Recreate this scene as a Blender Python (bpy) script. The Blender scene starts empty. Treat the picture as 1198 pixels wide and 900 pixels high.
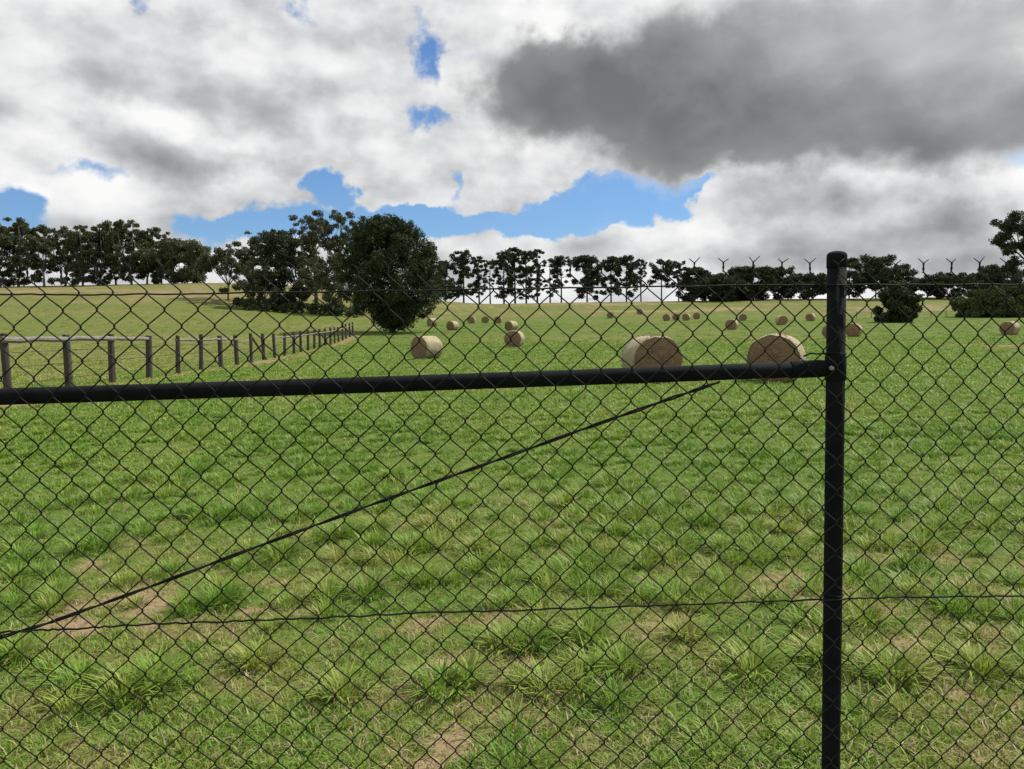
import bpy, math, random
import numpy as np
from mathutils import Matrix, Vector

random.seed(7)
rng = np.random.default_rng(11)
S = bpy.context.scene
COL = S.collection
R = math.radians

# ------------------------------------------------------------------ camera
F = 940.0                      # focal length in photo pixels (photo 1198 wide)
EYE = 1.6
PITCH, ROLL = 3.65, -0.78
cam_d = bpy.data.cameras.new('camera')
cam = bpy.data.objects.new('camera', cam_d)
COL.objects.link(cam)
S.camera = cam
cam_d.sensor_width = 36.0
cam_d.lens = 36.0 * F / 1198.0
cam_d.clip_start = 0.05
cam_d.clip_end = 20000
ROT = Matrix.Rotation(R(90 - PITCH), 3, 'X') @ Matrix.Rotation(R(ROLL), 3, 'Z')
cam.matrix_world = Matrix.Translation((0, 0, EYE)) @ ROT.to_4x4()


def ray(px, py):
    """direction of a sight line, scaled to one metre of depth along +Y"""
    d = ROT @ Vector(((px - 599) / F, -(py - 450) / F, -1))
    return d / d.y


def at(px, py, Y):
    d = ray(px, py)
    return Vector((d.x * Y, Y, EYE + d.z * Y))


# ------------------------------------------------------------------ noise and terrain
def _hash(ix, iy, seed):
    h = (ix.astype(np.int64) * 374761393 + iy.astype(np.int64) * 668265263 + seed * 1442695041) & 0x7fffffff
    h = ((h ^ (h >> 13)) * 1274126177) & 0x7fffffff
    return ((h ^ (h >> 16)) & 0xffff) / 65535.0


def vnoise(x, y, seed=0):
    x = np.asarray(x, float); y = np.asarray(y, float)
    ix = np.floor(x); iy = np.floor(y)
    fx = x - ix; fy = y - iy
    fx = fx * fx * (3 - 2 * fx); fy = fy * fy * (3 - 2 * fy)
    a = _hash(ix, iy, seed); b = _hash(ix + 1, iy, seed)
    c = _hash(ix, iy + 1, seed); d = _hash(ix + 1, iy + 1, seed)
    return (a * (1 - fx) + b * fx) * (1 - fy) + (c * (1 - fx) + d * fx) * fy


def fbm(x, y, seed=0, oct=4):
    s = 0; a = 0.5; n = 0
    for k in range(oct):
        s = s + a * vnoise(x * 2 ** k + 17.3 * k, y * 2 ** k - 9.1 * k, seed + k); n += a; a *= 0.55
    return s / n


def ss(t, a=0.0, b=1.0):
    t = np.clip((np.asarray(t, float) - a) / (b - a), 0, 1)
    return t * t * (3 - 2 * t)


TY = np.array([-9000, 0, 20, 45, 63, 80, 100, 115, 150, 200, 232, 252, 268, 300, 400, 700, 9000], float)
TZ = np.array([0, 0, .20, .26, .62, 1.05, 1.9, 2.5, 3.7, 6.9, 9.6, 10.9, 11.0, 8.5, -2, -14, -14], float)
TM = np.gradient(TZ, TY)
TM[:2] = 0; TM[-2:] = 0


def terrain(x, y):
    x = np.asarray(x, float); y = np.asarray(y, float)
    k = np.clip(np.searchsorted(TY, y) - 1, 0, len(TY) - 2)
    h = TY[k + 1] - TY[k]; t = np.clip((y - TY[k]) / h, 0, 1)
    z = ((1 + 2 * t) * (1 - t) ** 2 * TZ[k] + t * (1 - t) ** 2 * h * TM[k]
         + t * t * (3 - 2 * t) * TZ[k + 1] + t * t * (t - 1) * h * TM[k + 1])
    z = z + 7.3 * ss(-x, 0, 85) * ss(y, 45, 225) * (1 - ss(y, 258, 420))
    far = ss(y, 30, 120)
    z = z + far * 0.9 * (fbm(x / 45, y / 45, 3, 2) - .5) + 0.05 * (fbm(x / 3.1, y / 3.1, 5, 2) - .5)
    return z


def tz(x, y):
    return float(terrain(np.array([x]), np.array([y]))[0])


def fence_x(y):                      # line of the timber fence that divides the paddocks
    return -12.9 - .084 * (y - 31)


def dryness(x, y):
    """0 lush green ... 1 straw and bare earth"""
    near = 1 - ss(y, 4.2, 10)
    big = fbm(x / 2.6, y / 3.4, 21, 3)
    fine = fbm(x / .42, y / .36, 22, 3)
    v = .02 + .45 * (big - .5) + (.55 + .85 * near) * (fine - .5) + .20 * near
    spots = fbm(x / .30 + 3, y / .24, 29, 2)
    v = v + .48 * ss(spots, .59, .74) * (1 - ss(y, 4.4, 6.5)) * ss(fbm(x / 1.1, y / .9, 30, 2), .40, .62)
    v = v + .22 * np.exp(-((x + 2.3) / .8) ** 2 - ((y - 4.9) / .9) ** 2)
    v = v + .10 * np.exp(-((x - .6) / 1.1) ** 2 - ((y - 4.2) / .35) ** 2)
    v = v + .16 * np.exp(-((x - 2.1) / .8) ** 2 - ((y - 3.6) / .3) ** 2)
    mid = ss(y, 25, 60)
    v = v + mid * (.9 * (fbm(x / 24, y / 12, 25, 3) - .5) + .13)
    v = v + .38 * ss(y, 125, 200)
    left = ss(fence_x(y) - x, 0, 3) * ss(y, 5, 15)
    v = v * (1 - .6 * left) + left * (.33 + .22 * (fbm(x / 60, y / 9, 33, 3) - .5) + .35 * (fbm(x / 30, y / 22, 27, 3) - .5) + .20 * ss(y, 212, 232))
    strip = np.exp(-((x - fence_x(y) - .4) / .9) ** 2) * ss(y, 14, 22)
    v = v + .5 * strip
    v = v + 1.3 * np.exp(-((x + 11.4) / 1.5) ** 2 - ((y - 18.3) / 1.1) ** 2)
    v = v + .5 * np.exp(-((x - 33) / 6) ** 2 - ((y - 52) / 3.5) ** 2)
    v = v + .35 * np.exp(-((x - 30) / 4) ** 2 - ((y - 45) / 2.5) ** 2)
    return np.clip(v, 0, 1.2)


# ------------------------------------------------------------------ object helpers
def mesh_obj(name, verts, faces, mat, parent=None, smooth=False):
    me = bpy.data.meshes.new(name)
    me.from_pydata([tuple(v) for v in verts], [], [tuple(f) for f in faces])
    return link_mesh(name, me, mat, parent, smooth)


def link_mesh(name, me, mat, parent=None, smooth=False):
    me.materials.append(mat)
    if smooth:
        me.polygons.foreach_set('use_smooth', np.ones(len(me.polygons), bool))
    me.update()
    o = bpy.data.objects.new(name, me)
    COL.objects.link(o)
    if parent:
        o.parent = parent
    return o


def np_mesh(name, V, loops, starts):
    me = bpy.data.meshes.new(name)
    me.vertices.add(len(V)); me.vertices.foreach_set('co', np.ascontiguousarray(V, np.float32).ravel())
    me.loops.add(len(loops)); me.loops.foreach_set('vertex_index', np.ascontiguousarray(loops, np.int32))
    me.polygons.add(len(starts)); me.polygons.foreach_set('loop_start', np.ascontiguousarray(starts, np.int32))
    me.update(calc_edges=True); me.validate()
    return me


def np_quads(name, V, Q):
    return np_mesh(name, V, Q.ravel(), np.arange(len(Q)) * 4)


def empty(name, loc, label, cat, group=None, rz=0):
    o = bpy.data.objects.new(name, None)
    COL.objects.link(o)
    o.location = loc; o.rotation_euler.z = rz
    o.empty_display_size = .2
    return tag(o, label, cat, group)


def tag(o, label, cat, group=None, kind=None):
    o['label'] = label; o['category'] = cat
    if group: o['group'] = group
    if kind: o['kind'] = kind
    return o


class MB:
    def __init__(s): s.v = []; s.f = []

    def tube(s, pts, rad, n=8, cap=True):
        pts = [Vector(p) for p in pts]
        rad = [rad] * len(pts) if not hasattr(rad, '__len__') else rad
        prev = None; rings = []
        for i, p in enumerate(pts):
            t = (pts[min(i + 1, len(pts) - 1)] - pts[max(i - 1, 0)])
            t = t.normalized() if t.length > 1e-9 else Vector((0, 0, 1))
            if prev is None:
                a = Vector((1, 0, 0)) if abs(t.x) < .8 else Vector((0, 1, 0))
                u = t.cross(a).normalized()
            else:
                u = prev - t * prev.dot(t)
                u = u.normalized() if u.length > 1e-6 else t.orthogonal().normalized()
            prev = u; w = t.cross(u)
            b = len(s.v)
            for k in range(n):
                an = 2 * math.pi * k / n
                s.v.append(p + (u * math.cos(an) + w * math.sin(an)) * rad[i])
            rings.append(b)
        for a, b in zip(rings, rings[1:]):
            for k in range(n):
                k2 = (k + 1) % n
                s.f.append((a + k, a + k2, b + k2, b + k))
        if cap:
            s.f.append(tuple(rings[0] + k for k in reversed(range(n))))
            s.f.append(tuple(rings[-1] + k for k in range(n)))
        return s

    def build(s, name, mat, parent=None, smooth=False):
        return mesh_obj(name, s.v, s.f, mat, parent, smooth)


# ------------------------------------------------------------------ materials
def material(name):
    m = bpy.data.materials.new(name); m.use_nodes = True
    nt = m.node_tree
    return m, nt, nt.nodes['Principled BSDF']


def N(nt, t, **kw):
    n = nt.nodes.new(t)
    for k, v in kw.items():
        if k == 'ins':
            for i, val in v.items():
                if isinstance(val, bpy.types.NodeSocket): nt.links.new(val, n.inputs[i])
                else: n.inputs[i].default_value = val
        else: setattr(n, k, v)
    return n


def mixc(nt, fac, a, b, blend='MIX'):
    n = N(nt, 'ShaderNodeMix', data_type='RGBA', blend_type=blend)
    for i, v in ((0, fac), (6, a), (7, b)):
        if isinstance(v, bpy.types.NodeSocket): nt.links.new(v, n.inputs[i])
        else: n.inputs[i].default_value = v if i == 0 else (*v, 1)
    return n.outputs[2]


def mrange(nt, v, a, b, c=0., d=1.):
    n = N(nt, 'ShaderNodeMapRange', ins={0: v, 1: a, 2: b, 3: c, 4: d}); n.clamp = True
    return n.outputs[0]


def noise(nt, vec, scale, detail=4, rough=.55, dist=0):
    n = N(nt, 'ShaderNodeTexNoise', ins={'Scale': scale, 'Detail': detail, 'Roughness': rough, 'Distortion': dist})
    if vec is not None: nt.links.new(vec, n.inputs['Vector'])
    return n.outputs[0]


def simple_mat(name, c1, c2, scale=8, rough=.6, bump=0, detail=5, stretch=None, spec=.5):
    m, nt, p = material(name)
    tc = N(nt, 'ShaderNodeTexCoord').outputs['Object']
    if stretch:
        tc = N(nt, 'ShaderNodeVectorMath', operation='MULTIPLY', ins={0: tc, 1: stretch}).outputs[0]
    f = noise(nt, tc, scale, detail, .6)
    nt.links.new(mixc(nt, mrange(nt, f, .32, .68), c1, c2), p.inputs['Base Color'])
    p.inputs['Roughness'].default_value = rough
    p.inputs['Specular IOR Level'].default_value = spec
    if bump:
        b = N(nt, 'ShaderNodeBump', ins={'Strength': bump, 'Distance': .02, 'Height': f})
        nt.links.new(b.outputs[0], p.inputs['Normal'])
    return m


M_post = simple_mat('black_coated_steel', (.004, .0052, .0065), (.009, .011, .0125), 14, .88, .05, spec=.12)
M_mesh = simple_mat('black_plastic_coating', (.005, .0065, .0065), (.011, .013, .012), 30, .7, spec=.18)
M_wire = simple_mat('weathered_black_wire', (.007, .008, .0075), (.018, .018, .016), 25, .75, spec=.2)
M_bolt = simple_mat('zinc_bolt', (.22, .22, .22), (.35, .35, .34), 40, .45)
M_timber = simple_mat('weathered_timber', (.024, .019, .016), (.068, .056, .045), 5, .85, .5, stretch=(6, 6, .8))
M_rail = simple_mat('grey_timber_rail', (.09, .08, .068), (.23, .215, .19), 5, .85, .5, stretch=(1.2, 1.2, 5))
M_bark = simple_mat('bark', (.035, .030, .025), (.085, .072, .060), 3, .9, .5, stretch=(4, 4, .7))
M_palebark = simple_mat('pale_bark', (.07, .065, .055), (.19, .17, .145), 1.2, .85, .3, stretch=(2, 2, .6))


def leaf_mat(name, c1, c2, c3, trans=.18):
    m, nt, p = material(name)
    geo = N(nt, 'ShaderNodeNewGeometry')
    tc = N(nt, 'ShaderNodeTexCoord').outputs['Object']
    a = mixc(nt, geo.outputs['Random Per Island'], c1, c2)
    c = mixc(nt, mrange(nt, noise(nt, tc, .45, 3), .42, .66), a, c3)
    nt.links.new(c, p.inputs['Base Color'])
    p.inputs['Roughness'].default_value = .65
    p.inputs['Specular IOR Level'].default_value = .1
    tr = N(nt, 'ShaderNodeBsdfTranslucent'); nt.links.new(c, tr.inputs[0])
    mx = N(nt, 'ShaderNodeMixShader', ins={0: trans, 1: p.outputs[0], 2: tr.outputs[0]})
    nt.links.new(mx.outputs[0], nt.nodes['Material Output'].inputs[0])
    return m


M_gum = leaf_mat('gum_leaves', (.048, .062, .028), (.115, .130, .066), (.078, .084, .044))
M_pine = leaf_mat('pine_needles', (.026, .038, .020), (.060, .078, .040), (.046, .052, .030), .1)
M_cyp = leaf_mat('cypress_foliage', (.028, .046, .017), (.046, .070, .025), (.042, .054, .024), .08)
M_bush = leaf_mat('shrub_leaves', (.055, .080, .026), (.115, .145, .055), (.095, .100, .046))

# ------------------------------------------------------------------ ground (one sheet to the horizon)
ang = np.concatenate([np.arange(-180, -50, 4.0), np.arange(-50, 50, .22), np.arange(50, 180.01, 4.0)])
ang = np.radians(ang[:-1] if abs(ang[-1] - 180) < 1e-6 else ang)
rad = [0.25]
while rad[-1] < 6000:
    rad.append(rad[-1] * (1.009 if 2.4 < rad[-1] < 60 else 1.02 if rad[-1] < 400 else 1.12) + .0)
rad = np.array(rad)
na, nr = len(ang), len(rad)
A, RR = np.meshgrid(ang, rad)
GX = (RR * np.sin(A)).ravel(); GY = (RR * np.cos(A)).ravel()
GZ = terrain(GX, GY)
V = np.stack([GX, GY, GZ], 1)
i = np.arange(nr - 1)[:, None] * na; j = np.arange(na)[None, :]; j2 = (j + 1) % na
Q = np.stack([i + j, i + j2, i + na + j2, i + na + j], -1).reshape(-1, 4)[:, ::-1]
V = np.vstack([V, [[0, 0, tz(0, 0)]]])
me = bpy.data.meshes.new('ground')
loops = np.concatenate([Q.ravel(), np.stack([np.full(na, len(V) - 1), (np.arange(na) + 1) % na, np.arange(na)], 1).ravel()])
starts = np.concatenate([np.arange(len(Q)) * 4, len(Q) * 4 + np.arange(na) * 3])
me = np_mesh('ground', V, loops, starts)
dry = dryness(V[:, 0], V[:, 1])
at_ = me.attributes.new('dryness', 'FLOAT', 'POINT'); at_.data.foreach_set('value', dry.astype(np.float32))

m, nt, p = material('pasture_ground')
pos = N(nt, 'ShaderNodeNewGeometry').outputs['Position']
d = N(nt, 'ShaderNodeAttribute', attribute_name='dryness').outputs['Fac']
n_f = noise(nt, pos, 9, 6, .65)
n_m = noise(nt, pos, .7, 5, .6)
n_l = noise(nt, pos, .06, 4, .6)
nx = N(nt, 'ShaderNodeMath', operation='ADD', ins={0: d, 1: mrange(nt, n_f, .25, .75, -.22, .22)}).outputs[0]
nx = N(nt, 'ShaderNodeMath', operation='ADD', ins={0: nx, 1: mrange(nt, n_m, .3, .7, -.16, .16)}).outputs[0]
rp = N(nt, 'ShaderNodeValToRGB', ins={0: nx})
cr = rp.color_ramp
cr.elements[0].position = 0.0; cr.elements[0].color = (.070, .122, .020, 1)
cr.elements[1].position = 1.0; cr.elements[1].color = (.25, .175, .11, 1)
for pz, c in ((.25, (.088, .126, .024)), (.48, (.124, .126, .036)), (.72, (.215, .165, .090))):
    e = cr.elements.new(pz); e.color = (*c, 1)
c = mixc(nt, mrange(nt, n_l, .35, .65, 0, .35), rp.outputs[0], (.094, .116, .027))
nt.links.new(c, p.inputs['Base Color'])
p.inputs['Roughness'].default_value = .95; p.inputs['Specular IOR Level'].default_value = .1
b = N(nt, 'ShaderNodeBump', ins={'Strength': .6, 'Distance': .04, 'Height': n_f})
nt.links.new(b.outputs[0], p.inputs['Normal'])
g = link_mesh('ground', me, m, smooth=True)
g['kind'] = 'structure'; g['label'] = 'green and straw coloured pasture rising to a low ridge'

# ------------------------------------------------------------------ pasture grass (uncountable blades: one object)
def grass():
    lo, hi = math.log(2.5), math.log(150)
    pops = []                                   # x, y, height, lean, half width, outward angle, kind

    def tufts(x, y, nb, rad, h, kind, wsc=1.0, splay=(.15, .9)):
        n = len(x); ti = np.repeat(np.arange(n), nb); k = len(ti)
        r = rng.uniform(0, 1, k) ** .7; a = rng.uniform(0, 2 * math.pi, k)
        bx = x[ti] + r * rad[ti] * np.cos(a); by = y[ti] + r * rad[ti] * np.sin(a)
        hh = h[ti] * rng.uniform(.5, 1.12, k) * (1 - .25 * r)
        lean = rng.uniform(*splay, k) * (.45 + .9 * r)
        W = rng.uniform(.0018, .0036, k) * wsc * np.clip(by / 5.0, 1, 30)
        pops.append((bx, by, hh, lean, W, a + rng.normal(0, .5, k), np.full(k, kind), np.repeat(rng.uniform(0, 1, n), nb)))

    # short turf everywhere
    n = 17000
    y = np.exp(rng.uniform(lo, hi, n)); x = rng.uniform(-1, 1, n) * (.70 * y + .8)
    d = dryness(x, y); k = rng.uniform(0, 1, n) > np.clip((d - .5) * 1.6, 0, .85); x, y = x[k], y[k]
    lodr = np.clip(y / 5, 1, 30)
    tufts(x, y, 20, rng.uniform(.03, .07, len(x)) * lodr ** .85, rng.uniform(.03, .065, len(x)) * np.clip(y / 9, 1, 2), 0)
    # tussocks
    for y0, y1, rho, nb, ws in ((2.4, 3.3, 8, 60, 1.0), (3.3, 7, 26, 80, 1.2), (7, 15, 24, 44, 1.05), (15, 34, 13, 16, 1.0), (34, 75, 3.5, 8, 1.0)):
        n = int(rho * .72 * (y1 ** 2 - y0 ** 2)) 
        y = np.sqrt(rng.uniform(y0 ** 2, y1 ** 2, n)); x = rng.uniform(-1, 1, n) * (.70 * y + .8)
        d = dryness(x, y)
        g = fbm(x / .8, y / 1.0, 51, 3)
        k = rng.uniform(0, 1, n) < ss(g, .33, .56) * (1 - ss(d, .32, .70)) * (1 - .85 * ss(fence_x(y) - x, 0, 2) * ss(y, 12, 20))
        x, y, g = x[k], y[k], g[k]
        sz = rng.uniform(.45, 1.0, len(x)) * (.7 + .6 * ss(g, .4, .7))
        tufts(x, y, nb, (.035 + .055 * sz) * np.clip(y / 12, 1, 1.8), (.06 + .125 * sz) * np.interp(y, [5, 9, 16, 40], [1, .72, .62, .75]), 1, ws, (.35, 1.5))
    # the big leafy tussocks along the fence line
    bt = [(515, 792, 1.0), (545, 782, .7), (150, 805, 1.0), (185, 790, .8), (300, 765, .8), (95, 790, .6), (1040, 785, 1.0), (1065, 778, .7), (880, 775, .8), (430, 690, .9), (640, 795, .7),
          (730, 772, .8), (255, 700, .7), (850, 640, .8), (385, 690, .8), (320, 640, .7), (20, 760, .7), (1150, 775, .8), (960, 760, .6), (690, 740, .6), (590, 745, .7), (800, 735, .6), (400, 800, .6),
          (1130, 690, .7), (1080, 640, .7), (560, 640, .7), (760, 650, .7), (460, 560, .8), (230, 600, .7), (660, 590, .7)]
    X_, Y_, Z_ = [], [], []
    for px, py, q in bt:
        d_ = ray(px, py); yy = (EYE - .06) / -d_.z
        X_.append(d_.x * yy); Y_.append(yy); Z_.append(q)
    X_, Y_, Z_ = map(np.array, (X_, Y_, Z_))
    tufts(X_, Y_, 150, .05 + .06 * Z_, .10 + .10 * Z_, 1, 1.5, (.4, 1.6))
    # loose thatch and single blades between the tufts
    n = 130000
    y = np.exp(rng.uniform(lo, math.log(40), n)); x = rng.uniform(-1, 1, n) * (.70 * y + .8)
    pops.append((x, y, rng.uniform(.02, .07, n) * np.clip(y / 9, 1, 2), rng.uniform(.4, 2.4, n), rng.uniform(.0013, .003, n) * np.clip(y / 5, 1, 30),
                 rng.uniform(0, 2 * math.pi, n), np.full(n, 2), rng.uniform(0, 1, n)))
    bx, by, H, lean, W, out, knd, tuftv = [np.concatenate(c_) for c_ in zip(*pops)]
    tot = len(bx); loose = knd == 2
    print('blades', tot)
    D = dryness(bx, by)
    H = H * (1 - .3 * np.clip(D, 0, 1))
    bz = terrain(bx, by) - .004
    ox, oy = np.cos(out), np.sin(out)
    px_, py_ = -oy, ox
    V = np.empty((tot, 5, 3), np.float32)
    def pt(t, s, k):
        V[:, k, 0] = bx + ox * lean * H * t ** 1.7 + px_ * W * s
        V[:, k, 1] = by + oy * lean * H * t ** 1.7 + py_ * W * s
        V[:, k, 2] = bz + H * np.maximum(t - .24 * lean * t ** 3, .12 * t)
    pt(0, -.8, 0); pt(0, .8, 1); pt(.55, 1, 2); pt(.55, -1, 3); pt(1, 0, 4)
    base = (np.arange(tot) * 5)[:, None]
    q = base + np.array([0, 1, 2, 3])[None]; t3 = base + np.array([3, 2, 4])[None]
    loops = np.concatenate([q, t3], 1).ravel()
    starts = (np.arange(tot)[:, None] * 7 + np.array([0, 4])[None]).ravel()
    me = bpy.data.meshes.new('pasture_grass')
    me.vertices.add(tot * 5); me.vertices.foreach_set('co', V.ravel())
    me.loops.add(len(loops)); me.loops.foreach_set('vertex_index', loops.astype(np.int32))
    me.polygons.add(len(starts)); me.polygons.foreach_set('loop_start', starts.astype(np.int32))
    me.update(calc_edges=True)
    # own colour of each blade: fresh green, olive, or straw
    green = np.array([.165, .290, .032]); deep = np.array([.115, .220, .028]); yel = np.array([.275, .320, .060])
    straw = np.array([.42, .35, .20]); brown = np.array([.17, .12, .07])
    u = rng.uniform(0, 1, tot)
    hue = vnoise(bx / 1.6, by / 1.6, 61)
    tone = np.clip(np.where(knd == 1, .32, .37) + D * .55 + (hue - .5) * .35 + (tuftv - .5) * .42 + (u - .5) * .3, 0, 1)[:, None]
    C = np.where(tone < .35, deep + (green - deep) * tone / .35,
                 np.where(tone < .75, green + (yel - green) * (tone - .35) / .40, yel + (straw - yel) * (tone - .75) / .35))
    isdry = rng.uniform(0, 1, tot) < np.where(loose, np.where(by > 8, .12, .25) + .5 * D, np.where(knd == 1, .02 + .08 * D, np.where(by > 15, .03, .06) + .32 * D ** 2))
    dc = straw + (brown - straw) * rng.uniform(0, 1, (tot, 1)) ** 1.6
    C = np.where(isdry[:, None], dc, C) * rng.uniform(.8, 1.2, (tot, 1))
    C4 = np.ones((tot, 5, 4), np.float32); C4[:, :, :3] = C[:, None, :]
    ca = me.color_attributes.new('blade_colour', 'FLOAT_COLOR', 'POINT')
    ca.data.foreach_set('color', C4.ravel())
    m, nt, p = material('grass_blades')
    c = N(nt, 'ShaderNodeAttribute', attribute_name='blade_colour').outputs['Color']
    nt.links.new(c, p.inputs['Base Color'])
    p.inputs['Roughness'].default_value = .55; p.inputs['Specular IOR Level'].default_value = .3
    tr = N(nt, 'ShaderNodeBsdfTranslucent'); nt.links.new(c, tr.inputs[0])
    mx = N(nt, 'ShaderNodeMixShader', ins={0: .35, 1: p.outputs[0], 2: tr.outputs[0]})
    nt.links.new(mx.outputs[0], nt.nodes['Material Output'].inputs[0])
    o = link_mesh('pasture_grass', me, m)
    tag(o, 'tufted green pasture grass with dry straw patches', 'grass', kind='stuff')


grass()

# ------------------------------------------------------------------ chain-link fence
FY0, FT = 1.87, .075                       # fence plane: Y = FY0 + FT * X


def fp(px, py, off=0.0):
    """point of the fence plane (off = metres behind it) on a sight line"""
    d = ray(px, py)
    Y = (FY0 + off) / (1 - FT * d.x)
    return Vector((d.x * Y, Y, EYE + d.z * Y))


FD = Vector((1, FT, 0)).normalized()       # along the fence
FN = Vector((-FT, 1, 0)).normalized()      # away from the camera


def on_fence(s, z, off=0.0):
    return Vector((0, FY0, 0)) + FD * s + FN * off + Vector((0, 0, z))


fence = empty('chain_link_fence', (0, FY0, 0), 'tall black chain-link fence with steel post and mid rail in front of the pasture', 'fence')


def local(mb):
    mb.v = [v - Vector((0, FY0, 0)) for v in mb.v]
    return mb


W2, HH, WR = .0355, .0755, .0016
post_base = fp(975.5, 600, .034)
post_s = (post_base - Vector((0, FY0, 0))).dot(FD)
ztop = fp(818, 319).z


def chain_mesh():
    periods, ppp, sides = 23, 14, 5
    s = np.arange(periods * ppp + 1) / ppp
    ph = 2 * math.pi * s - math.pi / 2
    tri = np.arcsin(.965 * np.sin(ph)) / np.arcsin(.965)
    x = W2 / 2 + (W2 / 2 + WR * .9) * tri
    y = -.0034 * np.tanh(2.5 * np.cos(ph))
    z = ztop - HH * s
    P = np.stack([x, y, z], 1)
    T = np.gradient(P, axis=0); T /= np.linalg.norm(T, axis=1)[:, None]
    n1 = np.cross(T, np.array([0, 1., 0])); n1 /= np.linalg.norm(n1, axis=1)[:, None]
    n2 = np.cross(n1, T)
    an = 2 * np.pi * np.arange(sides) / sides
    ring = P[:, None] + WR * (n1[:, None] * np.cos(an)[None, :, None] + n2[:, None] * np.sin(an)[None, :, None])
    m = len(P)
    ii = np.arange(m - 1)[:, None] * sides; k = np.arange(sides)[None]; k2 = (k + 1) % sides
    q = np.stack([ii + k, ii + k2, ii + sides + k2, ii + sides + k], -1).reshape(-1, 4)
    Vs, Qs, off = [], [], 0
    i0 = int(round((post_s - 3.1) / W2)); i1 = int(round((post_s + 2.0) / W2))
    for i in range(i0, i1):
        v = ring.reshape(-1, 3).copy(); v[:, 0] += i * W2
        if i % 2: v[:, 2] -= HH / 2
        Vs.append(v); Qs.append(q + off); off += len(v)
    V = np.concatenate(Vs); Q = np.concatenate(Qs)
    # twisted barbed selvage along the top
    mb = MB()
    for i in range(i0, i1 + 1):
        if i % 2: continue
        r_ = random.uniform
        b = Vector((i * W2, 0, ztop - .004)); t = b + Vector((r_(-.002, .002), r_(-.002, .002), .021))
        for q_ in (0, math.pi):
            tw = []
            for k in range(7):
                c = b.lerp(t, k / 6); an = q_ + k * .95
                tw.append(c + Vector((math.cos(an), math.sin(an), 0)) * .0013)
            sgn = 1 if q_ else -1
            tip = t + Vector((sgn * r_(.011, .016), r_(-.006, .006), r_(.010, .016)))
            mb.tube(tw + [tip], [.0015] * 7 + [.0010], 5)
    nb = len(V)
    V = np.vstack([V, np.array([tuple(v) for v in mb.v])])
    loops = np.concatenate([Q.ravel()] + [np.array(f) + nb for f in mb.f])
    lens = np.concatenate([np.full(len(Q), 4), [len(f) for f in mb.f]])
    starts = np.concatenate([[0], np.cumsum(lens)[:-1]])
    # hand-stretched fabric: slow drift of the diamonds
    u, w = V[:, 0].copy(), V[:, 2].copy()
    V[:, 0] += .018 * (vnoise(u / .5 + 9, w / .45, 71) - .5) + .006 * (vnoise(u / .15, w / .12 + 4, 73) - .5)
    V[:, 2] += .016 * (vnoise(u / .45, w / .5 + 5, 72) - .5) + .005 * (vnoise(u / .13, w / .15, 74) - .5)
    V[:, 1] += .012 * (vnoise(u / .4, w / .4, 75) - .7) * np.clip((1.66 - w) * 6, 0, 1)
    Pw = np.array(FD)[None] * V[:, :1] + np.array(FN)[None] * V[:, 1:2]
    Pw[:, 2] = V[:, 2]
    link_mesh('chain_link_mesh', np_mesh('chain_link_mesh', Pw, loops, starts), M_mesh, fence, True)


chain_mesh()


def fence_post(s, name='post'):
    c = on_fence(s, 0, .034)
    zt = fp(977, 299, .034).z
    mb = MB(); rp = .0222
    mb.tube([c + Vector((0, 0, z)) for z in (-.3, .4, .9, 1.3, zt)], rp, 28)
    o = local(mb).build(name, M_post, fence, True)
    cap = MB()
    prof = [(zt - .030, .0232), (zt - .0295, .0238), (zt - .002, .0238), (zt + .003, .0228), (zt + .007, .019), (zt + .010, .011), (zt + .011, .003)]
    cap.tube([c + Vector((0, 0, z)) for z, _ in prof], [r for _, r in prof], 28)
    local(cap).build('post_cap', M_post, o, True)
    return o, c


post, pc = fence_post(post_s)
post2, pc2 = fence_post(post_s - 2.95)
# mid rail, behind the mesh, rising slightly to the right
pr = fp(972, 431, .036); pl = fp(0, 462.5, .036)
dr = (pr - pl).normalized()
pl2 = pl + dr * (-(pl - pc2).dot(FD) + .0)
mb = MB(); k = 14
mb.tube([pl2.lerp(pr - dr * .02, t / k) + Vector((0, 0, -.004 * math.sin(math.pi * t / k))) for t in range(k + 1)], .0192, 24)
local(mb).build('rail', M_post, fence, True)
# rail end cup and clamp band with bolt
mb = MB()
mb.tube([pr - dr * .105, pr - dr * .10, pr - dr * .03, pr - dr * .012], [.0193, .0212, .0216, .020], 24)
local(mb).build('rail_sleeve', M_post, fence, True)
mb = MB()
zb = pr.z
mb.tube([Vector((pc.x, pc.y, zb + dz)) for dz in (-.030, -.028, .028, .030)], [.0238, .0250, .0250, .0238], 28)
clamp = local(mb).build('clamp_band', M_post, fence, True)
mb = MB()
bc = fp(967.5, 430.5, .034) - FN * .0262
mb.tube([bc + FN * .006, bc - FN * .001, bc - FN * .004, bc - FN * .0055], [.0058, .0058, .0048, .002], 6)
local(mb).build('bolt', M_bolt, clamp)


def wire(name, pts, r, off, wob=.0012, n=8, mat=M_wire, strands=1, seg=14):
    P = []
    for a, b in zip(pts, pts[1:]):
        for t in range(seg):
            u = t / seg
            P.append(fp(a[0] + (b[0] - a[0]) * u, a[1] + (b[1] - a[1]) * u, off))
    P.append(fp(*pts[-1], off))
    mb = MB()
    for st in range(strands):
        Q = []
        for i_, q in enumerate(P):
            e = Vector((0, 0, 1)) * (wob * (random.random() - .5) * 2)
            if strands > 1:
                an = st * math.pi + i_ * .42
                e += Vector((0, 0, math.cos(an) * r * 1.05)) + FN * math.sin(an) * r * 1.05
            Q.append(q + e)
        mb.tube(Q, r, n)
    return local(mb).build(name, mat, fence, True)


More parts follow.
